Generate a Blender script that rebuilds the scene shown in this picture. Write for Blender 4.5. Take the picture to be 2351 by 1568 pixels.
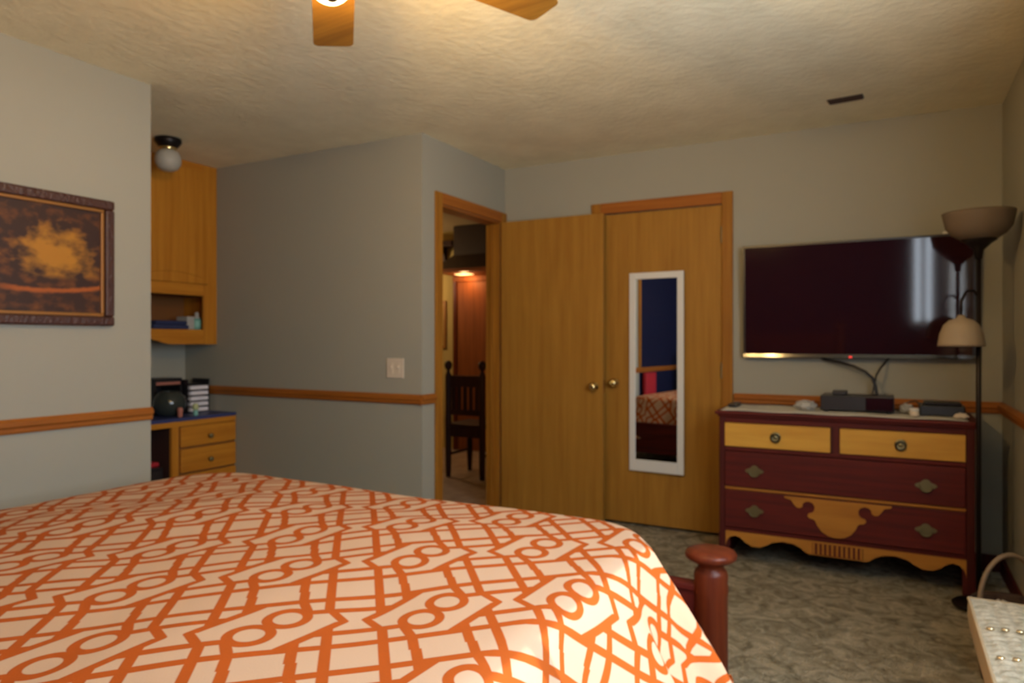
import bpy, bmesh, math, random
from mathutils import Matrix, Vector
random.seed(7)
for o in list(bpy.data.objects):
    bpy.data.objects.remove(o)
C = bpy.context.scene.collection
SC = bpy.context.scene
PI = math.pi

# ------------------------------------------------------------------ camera
cam_d = bpy.data.cameras.new('camera')
cam_d.sensor_width = 36.0
cam_d.lens = 36.0 * 1605.0 / 2351.0
cam_d.clip_start = 0.02
cam_d.dof.use_dof = True
cam_d.dof.focus_distance = 0.6
cam_d.dof.aperture_fstop = 8.5
cam = bpy.data.objects.new('camera', cam_d)
C.objects.link(cam)
cam.location = (0, 0, 1.2)
cam.rotation_euler = (PI / 2, 0, math.radians(28.4))
SC.camera = cam

# ------------------------------------------------------------------ world, exposure
SC.view_settings.view_transform = 'Standard'
SC.view_settings.look = 'None'
SC.view_settings.gamma = 1.0
SC.view_settings.use_curve_mapping = False
SC.view_settings.exposure = 0.18
SC.cycles.use_denoising = True
SC.cycles.max_bounces = 6
SC.cycles.diffuse_bounces = 4
SC.cycles.glossy_bounces = 3
SC.cycles.use_adaptive_sampling = True
SC.cycles.adaptive_threshold = 0.07
SC.cycles.sample_clamp_indirect = 6.0
W = bpy.data.worlds.new('sky')
SC.world = W
W.use_nodes = True
bg = W.node_tree.nodes['Background']
bg.inputs['Color'].default_value = (0.77, 0.88, 1.0, 1)
bg.inputs['Strength'].default_value = 12.0
FAN_GLOW = 9.0          # emission of the lit fan shades
FAN_BULB = 30.0          # watts of each fan bulb
WARM = (1.0, 0.63, 0.23)


def portal(name, loc, rot, sx, sy):
    d = bpy.data.lights.new(name, 'AREA')
    d.shape = 'RECTANGLE'
    d.size = sx
    d.size_y = sy
    d.cycles.is_portal = True
    o = bpy.data.objects.new(name, d)
    o.location = loc
    o.rotation_euler = rot
    C.objects.link(o)


# sun through the right window: rakes down on the hanging side of the comforter and the carpet strip beside it
sd = bpy.data.lights.new('sun', 'SUN')
sd.energy = 4.3
sd.color = (1.0, 0.93, 0.82)
sd.angle = 0.009
so = bpy.data.objects.new('sun', sd)
so.rotation_euler = Vector((-1.0, 0.0, -1.19)).to_track_quat('-Z', 'Y').to_euler()
so.location = (3, 3, 6)
C.objects.link(so)

# window openings (sky light enters through them)
WR = (0.25, 2.15, 0.95, 2.12)      # right wall: y0, y1, z0, z1
WB = (0.20, 0.47, 1.00, 2.12)     # back wall: x0, x1, z0, z1
portal('daylight_right', (0.66, (WR[0] + WR[1]) / 2, (WR[2] + WR[3]) / 2), (0, PI / 2, 0), WR[3] - WR[2], WR[1] - WR[0])
portal('daylight_back', ((WB[0] + WB[1]) / 2, -0.74, (WB[2] + WB[3]) / 2), (PI / 2, 0, 0), WB[1] - WB[0], WB[3] - WB[2])


# ------------------------------------------------------------------ materials
def lin(r, g, b):
    f = lambda c: (c / 255 / 12.92) if c / 255 <= 0.04045 else ((c / 255 + 0.055) / 1.055) ** 2.4
    return (f(r), f(g), f(b), 1)


def mat(name, col, rough=0.6, metal=0.0, spec=0.5, noise=None, bump=None, emit=None, coat=0.0):
    """noise = (scale vector, second colour, amount); bump = (scale, strength)"""
    m = bpy.data.materials.new(name)
    m.use_nodes = True
    nt = m.node_tree
    b = nt.nodes['Principled BSDF']
    col = tuple(col) if len(col) == 4 else tuple(col) + (1,)
    b.inputs['Base Color'].default_value = col
    b.inputs['Roughness'].default_value = rough
    b.inputs['Metallic'].default_value = metal
    b.inputs['Specular IOR Level'].default_value = spec
    b.inputs['Coat Weight'].default_value = coat
    if noise or bump:
        tc = nt.nodes.new('ShaderNodeTexCoord')
    if noise:
        sv, c2, amt = noise
        mp = nt.nodes.new('ShaderNodeMapping')
        mp.inputs['Scale'].default_value = sv
        nt.links.new(tc.outputs['Object'], mp.inputs['Vector'])
        n = nt.nodes.new('ShaderNodeTexNoise')
        n.inputs['Scale'].default_value = 1.0
        n.inputs['Detail'].default_value = 5.0
        n.inputs['Roughness'].default_value = 0.6
        nt.links.new(mp.outputs['Vector'], n.inputs['Vector'])
        mr = nt.nodes.new('ShaderNodeMapRange')
        mr.inputs['From Min'].default_value = 0.32
        mr.inputs['From Max'].default_value = 0.68
        mr.inputs['To Max'].default_value = amt
        nt.links.new(n.outputs['Fac'], mr.inputs['Value'])
        mx = nt.nodes.new('ShaderNodeMix')
        mx.data_type = 'RGBA'
        mx.inputs['A'].default_value = col
        mx.inputs['B'].default_value = tuple(c2) if len(c2) == 4 else tuple(c2) + (1,)
        nt.links.new(mr.outputs['Result'], mx.inputs['Factor'])
        nt.links.new(mx.outputs['Result'], b.inputs['Base Color'])
    if bump:
        sc, st = bump[0], bump[1]
        n2 = nt.nodes.new('ShaderNodeTexNoise')
        n2.inputs['Scale'].default_value = sc
        n2.inputs['Detail'].default_value = 4.0
        nt.links.new(tc.outputs['Object'], n2.inputs['Vector'])
        bp = nt.nodes.new('ShaderNodeBump')
        bp.inputs['Strength'].default_value = st
        bp.inputs['Distance'].default_value = bump[2] if len(bump) > 2 else 0.01
        nt.links.new(n2.outputs['Fac'], bp.inputs['Height'])
        nt.links.new(bp.outputs['Normal'], b.inputs['Normal'])
    if emit:
        b.inputs['Emission Color'].default_value = tuple(emit[0]) + (1,)
        b.inputs['Emission Strength'].default_value = emit[1]
    return m


def glass_mat(name):
    m = bpy.data.materials.new(name)
    m.use_nodes = True
    nt = m.node_tree
    nt.nodes.clear()
    out = nt.nodes.new('ShaderNodeOutputMaterial')
    mx = nt.nodes.new('ShaderNodeMixShader')
    tr = nt.nodes.new('ShaderNodeBsdfTransparent')
    gl = nt.nodes.new('ShaderNodeBsdfGlossy')
    gl.inputs['Roughness'].default_value = 0.02
    mx.inputs['Fac'].default_value = 0.06
    nt.links.new(tr.outputs[0], mx.inputs[1])
    nt.links.new(gl.outputs[0], mx.inputs[2])
    nt.links.new(mx.outputs[0], out.inputs[0])
    return m


def wood(name, c1, c2, axis, rough=0.4, dens=38.0, amt=0.85):
    s = [dens, dens, dens]
    s[axis] = 1.6
    return mat(name, c1, rough=rough + 0.12, spec=0.22, noise=(s, c2, amt))


M = {}
M['wall'] = mat('grey_wall_paint', (0.35, 0.335, 0.275), 0.85, spec=0.2, bump=(160, 0.06, 0.002))
M['navy'] = mat('navy_wall_paint', (0.006, 0.008, 0.034), 0.8, spec=0.2)
M['ceil'] = mat('textured_ceiling_paint', (0.92, 0.84, 0.60), 0.9, spec=0.15,
                noise=((4, 4, 4), (0.80, 0.72, 0.50), 0.9), bump=(24, 0.38, 0.012))
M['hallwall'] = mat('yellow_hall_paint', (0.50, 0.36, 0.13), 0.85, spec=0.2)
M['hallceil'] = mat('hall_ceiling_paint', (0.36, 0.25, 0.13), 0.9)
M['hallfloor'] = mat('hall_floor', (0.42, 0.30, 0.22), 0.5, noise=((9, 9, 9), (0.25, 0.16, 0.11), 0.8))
M['trim_x'] = wood('oak_trim_x', (0.38, 0.125, 0.018), (0.26, 0.074, 0.010), 0)
M['trim_y'] = wood('oak_trim_y', (0.38, 0.125, 0.018), (0.26, 0.074, 0.010), 1)
M['trim_z'] = wood('oak_trim_z', (0.37, 0.155, 0.018), (0.26, 0.095, 0.010), 2)
M['door'] = wood('golden_door_veneer', (0.40, 0.195, 0.030), (0.30, 0.130, 0.017), 2, dens=26)
M['cab'] = wood('oak_cabinet', (0.56, 0.225, 0.022), (0.40, 0.14, 0.010), 2, dens=30)
M['cab_y'] = wood('oak_cabinet_rail', (0.56, 0.22, 0.020), (0.40, 0.135, 0.010), 1, dens=30)
M['desk_in'] = mat('kneehole_shade_board', (0.045, 0.015, 0.010), 0.7)  # shade of the kneehole put into the board colour
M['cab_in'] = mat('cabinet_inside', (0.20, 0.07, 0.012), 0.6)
M['mahog'] = wood('mahogany', (0.120, 0.014, 0.010), (0.062, 0.008, 0.007), 0, rough=0.45)
M['mahog_z'] = wood('mahogany_upright', (0.15, 0.030, 0.010), (0.085, 0.015, 0.007), 2, rough=0.22)
M['mahog_s'] = wood('mahogany_side', (0.085, 0.012, 0.009), (0.045, 0.007, 0.006), 2, rough=0.45)
M['maple'] = wood('maple_veneer', (0.68, 0.37, 0.060), (0.52, 0.245, 0.036), 0, rough=0.4, dens=16)
M['maple_d'] = wood('maple_appliqué', (0.47, 0.20, 0.030), (0.34, 0.125, 0.018), 0, rough=0.45, dens=16)
M['black'] = mat('black_plastic', (0.012, 0.010, 0.012), 0.35)
M['blackm'] = mat('black_metal', (0.018, 0.013, 0.012), 0.4, metal=0.6)
M['screen'] = mat('tv_screen', (0.022, 0.006, 0.009), 0.06, spec=0.5)
M['brass'] = mat('brass', (0.80, 0.62, 0.30), 0.2, metal=1.0)
M['brassd'] = mat('aged_brass', (0.24, 0.20, 0.10), 0.42, metal=0.85)
M['white'] = mat('white_paint', (0.72, 0.70, 0.66), 0.5)
M['cream'] = mat('cream_plastic', (0.66, 0.56, 0.44), 0.45)
M['frost'] = mat('frosted_glass', (0.42, 0.39, 0.33), 0.45, spec=0.25)
M['shade'] = mat('lamp_shade_glass', (0.36, 0.28, 0.19), 0.6, spec=0.15)
M['shade2'] = mat('lamp_bowl_glass', (0.16, 0.12, 0.085), 0.6, spec=0.12)
M['mirror'] = mat('mirror_glass', (0.86, 0.88, 0.88), 0.0, metal=1.0)
M['glass'] = glass_mat('window_glass')
M['bluetop'] = mat('blue_laminate', (0.035, 0.045, 0.15), 0.45)
M['paper'] = mat('paper', (0.80, 0.74, 0.76), 0.8)
M['runner'] = mat('runner_cloth', (0.66, 0.63, 0.53), 0.9, noise=((60, 60, 60), (0.5, 0.47, 0.4), 0.6))
M['greycloth'] = mat('grey_wrap', (0.40, 0.38, 0.34), 0.8)
M['red'] = mat('red_cloth', (0.42, 0.010, 0.02), 0.7)
M['navycloth'] = mat('navy_cloth', (0.02, 0.028, 0.09), 0.8)
M['aqua'] = mat('aqua_glaze', (0.20, 0.44, 0.36), 0.4)
M['darkglass'] = mat('dark_glass', (0.035, 0.04, 0.035), 0.15)
M['salmon'] = mat('salmon_enamel', (0.45, 0.16, 0.11), 0.5)
M['lime'] = mat('pale_green_plastic', (0.45, 0.48, 0.24), 0.5)
M['wicker'] = mat('dark_wicker', (0.05, 0.026, 0.018), 0.8, bump=(90, 0.8, 0.01))
M['handle'] = mat('cane_handle', (0.22, 0.15, 0.09), 0.6)
M['creamcloth'] = mat('cream_upholstery', (0.42, 0.33, 0.21), 0.9, bump=(300, 0.2, 0.002))
M['woven'] = mat('silver_woven_cloth', (0.30, 0.28, 0.21), 0.5, noise=((50, 40, 40), (0.60, 0.57, 0.47), 1.0), bump=(140, 0.4, 0.004))
M['bead'] = mat('glass_bead', (0.85, 0.72, 0.48), 0.15, metal=0.8)
M['blade'] = wood('fan_blade_oak', (0.26, 0.13, 0.020), (0.15, 0.065, 0.010), 0, dens=30)
M['lit'] = mat('lit_fan_glass', (0.9, 0.8, 0.6), 0.5, emit=(WARM, FAN_GLOW))
M['gloss'] = mat('piano_black', (0.012, 0.010, 0.012), 0.11, spec=0.6)
M['redled'] = mat('red_indicator', (0.9, 0.05, 0.05), 0.4, emit=((1.0, 0.05, 0.04), 0.7))
M['gold'] = mat('gold_frame_lip', (0.30, 0.125, 0.025), 0.45, metal=0.2)
M['frame'] = mat('dark_carved_frame', (0.055, 0.016, 0.010), 0.45, bump=(60, 0.6, 0.01))
M['mattress'] = mat('mattress_ticking', (0.6, 0.58, 0.54), 0.9)
M['hood'] = mat('dark_hood_metal', (0.035, 0.018, 0.014), 0.5)
M['hallwood'] = wood('hall_panel_wood', (0.30, 0.085, 0.018), (0.18, 0.05, 0.010), 2)
M['hallpic'] = mat('hall_print', (0.62, 0.42, 0.12), 0.6)
M['darkchair'] = wood('dark_chair_wood', (0.045, 0.014, 0.010), (0.022, 0.008, 0.006), 2)


# carpet: long pile in clumps, mottled greige
def carpet():
    m = mat('shag_carpet', (0.23, 0.195, 0.125), 1.0, spec=0.05,
            noise=((11, 12, 11), (0.66, 0.57, 0.40), 1.0))
    nt = m.node_tree
    for nd in nt.nodes:
        if nd.type == 'TEX_NOISE':
            nd.inputs['Distortion'].default_value = 1.4
    b = nt.nodes['Principled BSDF']
    tc = nt.nodes.new('ShaderNodeTexCoord')
    n = nt.nodes.new('ShaderNodeTexNoise')
    n.inputs['Scale'].default_value = 70
    n.inputs['Detail'].default_value = 6
    n.inputs['Distortion'].default_value = 1.2
    bp = nt.nodes.new('ShaderNodeBump')
    bp.inputs['Strength'].default_value = 1.0
    bp.inputs['Distance'].default_value = 0.03
    nt.links.new(tc.outputs['Object'], n.inputs['Vector'])
    nt.links.new(n.outputs['Fac'], bp.inputs['Height'])
    nt.links.new(bp.outputs['Normal'], b.inputs['Normal'])
    return m


M['carpet'] = carpet()


class Ex:
    """tiny compiler: python arithmetic -> shader math nodes"""
    nt = None

    def __init__(s, v):
        s.v = v

    @classmethod
    def op(cls, kind, a, b=None, clamp=False):
        n = cls.nt.nodes.new('ShaderNodeMath')
        n.operation = kind
        n.use_clamp = clamp
        for i, x in enumerate((a, b)):
            if x is None:
                continue
            if isinstance(x, Ex):
                cls.nt.links.new(x.v, n.inputs[i])
            else:
                n.inputs[i].default_value = x
        return Ex(n.outputs[0])

    def __add__(s, o): return Ex.op('ADD', s, o)
    def __sub__(s, o): return Ex.op('SUBTRACT', s, o)
    def __rsub__(s, o): return Ex.op('SUBTRACT', o, s)
    def __mul__(s, o): return Ex.op('MULTIPLY', s, o)
    def abs(s): return Ex.op('ABSOLUTE', s)
    def min(s, o): return Ex.op('MINIMUM', s, o)
    def max(s, o): return Ex.op('MAXIMUM', s, o)
    def mod(s, o): return Ex.op('FLOORED_MODULO', s, o)
    def sqrt(s): return Ex.op('SQRT', s)
    def clamp01(s): return Ex.op('ADD', s, 0.0, True)


def hyp(a, b):
    return (a * a + b * b).sqrt()


def seg(p, q, a, b):
    dx, dy = b[0] - a[0], b[1] - a[1]
    L2 = dx * dx + dy * dy
    px, py = p - a[0], q - a[1]
    t = (px * (dx / L2) + py * (dy / L2)).clamp01()
    return hyp(px - t * dx, py - t * dy)


def quilt_mat():
    m = mat('trellis_print_cotton', (0.84, 0.80, 0.76), 0.85, spec=0.15, bump=(220, 0.12, 0.003))
    nt = m.node_tree
    Ex.nt = nt
    uv = nt.nodes.new('ShaderNodeUVMap')
    uv.uv_map = 'cloth'
    sp = nt.nodes.new('ShaderNodeSeparateXYZ')
    nt.links.new(uv.outputs['UV'], sp.inputs[0])
    x = (Ex(sp.outputs[0]) + 1.037) * (1 / 0.21)
    y = (Ex(sp.outputs[1]) - 1.193) * (1 / 0.245)
    p = (x + y).mod(2.0) - 1.0
    q = (x - y).mod(2.0) - 1.0
    # the print has point symmetry about each figure eight: fold to the half q < 0
    sg = Ex.op('SIGN', q) * -1.0
    a = p * sg
    b = q.abs() * -1.0
    d = (b + 0.68).abs()                                          # inner stripe, unbroken
    d = d.min((b + 0.32).abs().max((0.42 - a).min(a + 0.55)))       # outer stripe, broken at the lozenge
    d = d.min(seg(a, b, (-0.86, 0.0), (-0.12, -0.68)))              # slanted lozenge side
    d = d.min((a + 0.68).abs().max(b + 0.22))
    bend = (b * (1 / 0.38) + 1.0).max(0.0) * 0.18 + 0.68
    d = d.min((a - bend).abs())
    d = d.min((a + 0.32).abs().max(b + 0.55))
    d = d.min((a - 0.34).abs().max(b + 0.70))
    d = d.min(seg(a, b, (0.34, -0.68), (0.43, -0.30)))
    e1 = (hyp(p - 0.19, q + 0.20) - 0.235).abs()
    e2 = (hyp(p + 0.19, q - 0.20) - 0.235).abs()
    d = d.min(e1).min(e2)
    mask = ((0.064 - d) * (1 / 0.016) + 0.5).clamp01()
    mx = nt.nodes.new('ShaderNodeMix')
    mx.data_type = 'RGBA'
    mx.inputs['A'].default_value = (0.54, 0.37, 0.255, 1)
    mx.inputs['B'].default_value = (0.39, 0.080, 0.010, 1)
    nt.links.new(mask.v, mx.inputs['Factor'])
    nt.links.new(mx.outputs['Result'], nt.nodes['Principled BSDF'].inputs['Base Color'])
    return m


M['quilt'] = quilt_mat()


def painting_mat():
    m = mat('oil_landscape', (0.05, 0.02, 0.01), 0.5, spec=0.3)
    nt = m.node_tree
    Ex.nt = nt
    uv = nt.nodes.new('ShaderNodeUVMap')
    uv.uv_map = 'cloth'
    sp = nt.nodes.new('ShaderNodeSeparateXYZ')
    nt.links.new(uv.outputs['UV'], sp.inputs[0])
    u, v = Ex(sp.outputs[0]), Ex(sp.outputs[1])

    def noise(scale, detail=4.0):
        n = nt.nodes.new('ShaderNodeTexNoise')
        n.inputs['Scale'].default_value = scale
        n.inputs['Detail'].default_value = detail
        nt.links.new(uv.outputs['UV'], n.inputs['Vector'])
        return Ex(n.outputs['Fac'])
    n1 = noise(9.0)
    n2 = noise(22.0)
    # sky glow between the trees
    r = hyp((u - 0.70) * 1.15, (v - 0.53) * 1.0)
    glow = ((0.275 - r) * 5.0 + (n1 - 0.5) * 2.6 + (n2 - 0.5) * 0.7 + 0.10).clamp01()
    above = ((v - 0.31 - (n1 - 0.5) * 0.10) * 22.0).clamp01()
    glow = glow * above
    # sunlit path
    pv = v - 0.215 - (u - 0.6) * (u - 0.6) * 0.35 - (n2 - 0.5) * 0.03
    path = ((0.030 - pv.abs()) * 45.0).clamp01() * ((u - 0.30) * 6.0).clamp01()
    # leafy mid tone
    leaf = ((n1 - 0.50) * 4.0 + (n2 - 0.5) * 1.5 + 0.12).clamp01()

    def mixc(a, b, f):
        mx = nt.nodes.new('ShaderNodeMix')
        mx.data_type = 'RGBA'
        for k, c in (('A', a), ('B', b)):
            if isinstance(c, tuple):
                mx.inputs[k].default_value = c
            else:
                nt.links.new(c, mx.inputs[k])
        nt.links.new(f.v, mx.inputs['Factor'])
        return mx.outputs['Result']
    c = mixc((0.040, 0.018, 0.014, 1), (0.15, 0.050, 0.014, 1), leaf)
    c = mixc(c, (0.42, 0.18, 0.020, 1), glow)
    c = mixc(c, (0.36, 0.090, 0.016, 1), path)
    nt.links.new(c, nt.nodes['Principled BSDF'].inputs['Base Color'])
    return m


M['painting'] = painting_mat()


# ------------------------------------------------------------------ builders
ORG = {}


def put(name, verts, faces, m, parent=None, smooth=False, bevel=0.0, uvs=None, solid=0.0):
    me = bpy.data.meshes.new(name)
    if parent is None:
        xs = [v[0] for v in verts]; ys = [v[1] for v in verts]; zs = [v[2] for v in verts]
        org = Vector(((min(xs) + max(xs)) / 2, (min(ys) + max(ys)) / 2, min(zs)))
    else:
        org = ORG[parent.name]
    me.from_pydata([(v[0] - org[0], v[1] - org[1], v[2] - org[2]) for v in verts], [], faces)
    if uvs is not None:
        l = me.uv_layers.new(name='cloth')
        for lp in me.loops:
            l.data[lp.index].uv = uvs[lp.vertex_index]
    me.materials.append(M[m] if isinstance(m, str) else m)
    bm = bmesh.new()
    bm.from_mesh(me)
    bmesh.ops.recalc_face_normals(bm, faces=bm.faces)
    bm.to_mesh(me)
    bm.free()
    if smooth:
        for p in me.polygons:
            p.use_smooth = True
    o = bpy.data.objects.new(name, me)
    C.objects.link(o)
    ORG[o.name] = org
    if parent is None:
        o.location = org
    else:
        o.parent = parent
    if bevel:
        b = o.modifiers.new('bevel', 'BEVEL')
        b.width = bevel
        b.segments = 2
        b.limit_method = 'ANGLE'
    if solid:
        s = o.modifiers.new('solid', 'SOLIDIFY')
        s.thickness = solid
        s.offset = -1
    return o


class MB:
    def __init__(s):
        s.v, s.f, s.X = [], [], None

    def _add(s, v, f):
        if s.X is not None:
            v = [tuple(s.X @ Vector(p)) for p in v]
        k = len(s.v)
        s.v += v
        s.f += [tuple(i + k for i in q) for q in f]
        return s

    def box(s, x0, x1, y0, y1, z0, z1):
        v = [(x, y, z) for z in (z0, z1) for y in (y0, y1) for x in (x0, x1)]
        f = [(0, 2, 3, 1), (4, 5, 7, 6), (0, 1, 5, 4), (2, 6, 7, 3), (0, 4, 6, 2), (1, 3, 7, 5)]
        return s._add(v, f)

    def lathe(s, prof, cx=0, cy=0, n=32, cap=True):
        v, f = [], []
        for r, z in prof:
            for k in range(n):
                a = 2 * PI * k / n
                v.append((cx + r * math.cos(a), cy + r * math.sin(a), z))
        for i in range(len(prof) - 1):
            for k in range(n):
                k2 = (k + 1) % n
                f.append((i * n + k, i * n + k2, (i + 1) * n + k2, (i + 1) * n + k))
        if cap:
            f.append(tuple(reversed(range(n))))
            f.append(tuple((len(prof) - 1) * n + k for k in range(n)))
        return s._add(v, f)

    def tube(s, pts, r, n=10):
        pts = [Vector(p) for p in pts]
        v, f = [], []
        up = None
        for i, p in enumerate(pts):
            t = (pts[min(i + 1, len(pts) - 1)] - pts[max(i - 1, 0)]).normalized()
            if up is None:
                up = Vector((0, 0, 1)) if abs(t.z) < 0.9 else Vector((1, 0, 0))
            a = t.cross(up).normalized()
            b = a.cross(t).normalized()
            up = b
            rr = r[i] if isinstance(r, (list, tuple)) else r
            for k in range(n):
                q = 2 * PI * k / n
                v.append(tuple(p + a * rr * math.cos(q) + b * rr * math.sin(q)))
        for i in range(len(pts) - 1):
            for k in range(n):
                k2 = (k + 1) % n
                f.append((i * n + k, i * n + k2, (i + 1) * n + k2, (i + 1) * n + k))
        f.append(tuple(reversed(range(n))))
        f.append(tuple((len(pts) - 1) * n + k for k in range(n)))
        return s._add(v, f)

    def prism(s, poly, axis, a0, a1):
        """poly in the plane across axis: axis 1 -> (x,z), axis 0 -> (y,z), axis 2 -> (x,y)"""
        n = len(poly)
        v = []
        for a in (a0, a1):
            for p, q in poly:
                v.append((a, p, q) if axis == 0 else (p, a, q) if axis == 1 else (p, q, a))
        f = [tuple(range(n)), tuple(range(2 * n - 1, n - 1, -1))]
        for i in range(n):
            j = (i + 1) % n
            f.append((i, i + n, j + n, j))
        return s._add(v, f)

    def torus(s, c, R, r, axis=1, n=24, m=8, a0=0, a1=2 * PI):
        pts = []
        for k in range(n + 1):
            a = a0 + (a1 - a0) * k / n
            u, w = R * math.cos(a), R * math.sin(a)
            pts.append((c[0] + u, c[1], c[2] + w) if axis == 1 else (c[0], c[1] + u, c[2] + w) if axis == 0 else (c[0] + u, c[1] + w, c[2]))
        return s.tube(pts, r, m)

    def build(s, name, m, parent=None, **k):
        return put(name, s.v, s.f, m, parent, **k)


def empty(name, loc):
    o = bpy.data.objects.new(name, None)
    o.empty_display_size = 0.1
    C.objects.link(o)
    o.location = loc
    ORG[o.name] = Vector(loc)
    return o


def tag(o, label=None, cat=None, group=None, kind=None):
    if label: o['label'] = label
    if cat: o['category'] = cat
    if group: o['group'] = group
    if kind: o['kind'] = kind
    return o


def struct(o, label, cat):
    return tag(o, label, cat, kind='structure')


def B(x0, x1, y0, y1, z0, z1):
    return MB().box(x0, x1, y0, y1, z0, z1)


# ------------------------------------------------------------------ the room shell
CE = 2.44
XL, XR, YB, YT = -3.14, 0.515, -0.60, 4.415     # left wall, right wall, back wall, far wall
XE, YS, XN, YN = -2.445, 3.40, -4.588, 2.14     # entry wall, switch wall, alcove back, alcove side
T = 0.11

# carpeted floor: a dense grid with pile clumps raised by noise
def carpet_mesh():
    x0, x1, y0, y1 = XN - T, XR + T, YB - T, YT + T
    st = 0.03
    nx, ny = int((x1 - x0) / st), int((y1 - y0) / st)
    from mathutils import noise as nz
    v, f = [], []
    for j in range(ny + 1):
        for i in range(nx + 1):
            x, y = x0 + (x1 - x0) * i / nx, y0 + (y1 - y0) * j / ny
            h = nz.noise(Vector((x * 16, y * 22, 1.3))) * 0.006 + nz.noise(Vector((x * 40, y * 40, 7.0))) * 0.004
            v.append((x, y, -0.010 + h))
    for j in range(ny):
        for i in range(nx):
            a = j * (nx + 1) + i
            f.append((a, a + 1, a + nx + 2, a + nx + 1))
    return put('floor', v, f, 'carpet', smooth=True, solid=0.0)


struct(carpet_mesh(), 'shaggy greige carpet covering the bedroom floor', 'floor')
struct(B(XN - T, XR + T, YB - T, YT + T, CE, CE + 0.1).build('ceiling', 'ceil'),
       'cream textured ceiling lit by the fan lamp', 'ceiling')
struct(B(XL - T, XL, 0.80, YN, 0, CE).build('wall_left', 'wall'), 'grey painted wall carrying the framed landscape', 'wall')
struct(B(XL - T, XL, YB, 0.80, 0, CE).build('wall_left_accent', 'navy'),
       'dark navy painted wall seen in the door mirror', 'wall')
struct(B(XN, XL - T, YN - T, YN, 0, CE).build('wall_alcove_side', 'wall'), 'grey side wall of the desk alcove', 'wall')
struct(B(XN - T, XN, YN - T, YS + T, 0, CE).build('wall_alcove_back', 'wall'), 'grey back wall behind the built-in desk', 'wall')
struct(B(XN, XE, YS, YS + T, 0, CE).build('wall_middle', 'wall'), 'shaded grey wall with the light switch', 'wall')
# entry wall with a doorway
DY0, DY1, DZ = 3.595, 4.345, 2.05
m = MB().box(XE - T, XE, YS + T, DY0, 0, CE).box(XE - T, XE, DY1, YT + T, 0, CE).box(XE - T, XE, DY0, DY1, DZ, CE)
struct(m.build('wall_entry', 'wall'), 'narrow grey wall around the hallway doorway', 'wall')
# far wall with the closet opening
CX0, CX1 = -1.705, -0.911
m = MB().box(XE, CX0, YT, YT + T, 0, CE).box(CX1, XR, YT, YT + T, 0, CE).box(CX0, CX1, YT, YT + T, DZ, CE)
struct(m.build('wall_far', 'wall'), 'grey wall carrying the television and the closet door', 'wall')
# right wall with a window
y0, y1, z0, z1 = WR
m = MB().box(XR, XR + T, YB, y0, 0, CE).box(XR, XR + T, y1, YT + T, 0, CE).box(XR, XR + T, y0, y1, 0, z0).box(XR, XR + T, y0, y1, z1, CE)
struct(m.build('wall_right', 'wall'), 'dark grey wall at the right edge behind the floor lamp', 'wall')
x0, x1, z0, z1 = WB
m = MB().box(XL - T, x0, YB - T, YB, 0, CE).box(x1, XR + T, YB - T, YB, 0, CE).box(x0, x1, YB - T, YB, 0, z0).box(x0, x1, YB - T, YB, z1, CE)
struct(m.build('wall_back', 'navy'), 'navy wall behind the head of the bed', 'wall')


def window(name, axis, a0, a1, z0, z1, face, out, label):
    """axis 1: window in a wall facing -x/+x (spans y); axis 0: spans x"""
    r = empty(name, ((face + out) / 2, (a0 + a1) / 2, z0) if axis == 1 else ((a0 + a1) / 2, (face + out) / 2, z0))
    struct(r, label, 'window')
    d0, d1 = min(face, out), max(face, out)

    def bx(mb, p0, p1, c0, c1, q0, q1):
        return mb.box(c0, c1, p0, p1, q0, q1) if axis == 1 else mb.box(p0, p1, c0, c1, q0, q1)
    w = 0.05
    mb = MB()
    bx(mb, a0, a1, d0, d1, z0, z0 + w); bx(mb, a0, a1, d0, d1, z1 - w, z1)
    bx(mb, a0, a0 + w, d0, d1, z0 + w, z1 - w); bx(mb, a1 - w, a1, d0, d1, z0 + w, z1 - w)
    mb.build('window_frame', 'white', r)
    mid = (a0 + a1) / 2
    c = (d0 + d1) / 2
    mb = MB()
    bx(mb, mid - 0.025, mid + 0.025, c - 0.02, c + 0.02, z0 + w, z1 - w)
    mb.build('mullion', 'white', r)
    for p0, p1 in ((a0 + w, mid - 0.025), (mid + 0.025, a1 - w)):
        mb = MB()
        bx(mb, p0, p1, c - 0.003, c + 0.003, z0 + w, z1 - w)
        mb.build('pane', 'glass', r)


window('window_1', 1, WR[0], WR[1], WR[2], WR[3], XR + 0.02, XR + T - 0.01, 'wide window in the right wall beside the bed')
window('window_2', 0, WB[0], WB[1], WB[2], WB[3], YB - 0.02, YB - T + 0.01, 'narrow window in the back wall reflected in the television')

# chair rails (oak mouldings with a stepped profile)
RZ0, RZ1 = 0.824, 0.884


def rail(name, axis, a0, a1, face, sgn, label, m):
    p = [(0, RZ0), (0.012, RZ0), (0.016, RZ0 + 0.008), (0.016, RZ0 + 0.022), (0.024, RZ0 + 0.030),
         (0.024, RZ1 - 0.012), (0.014, RZ1 - 0.004), (0.012, RZ1), (0, RZ1)]
    poly = [(face + sgn * d, z) for d, z in p]
    mb = MB()
    # axis: direction the rail runs along
    n = len(poly)
    if axis == 1:
        mb.prism(poly, 1, a0, a1)
    else:
        v, f = [], []
        mb2 = MB().prism(poly, 0, a0, a1)
        mb = mb2
    return struct(mb.build(name, m), label, 'chair rail')


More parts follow.
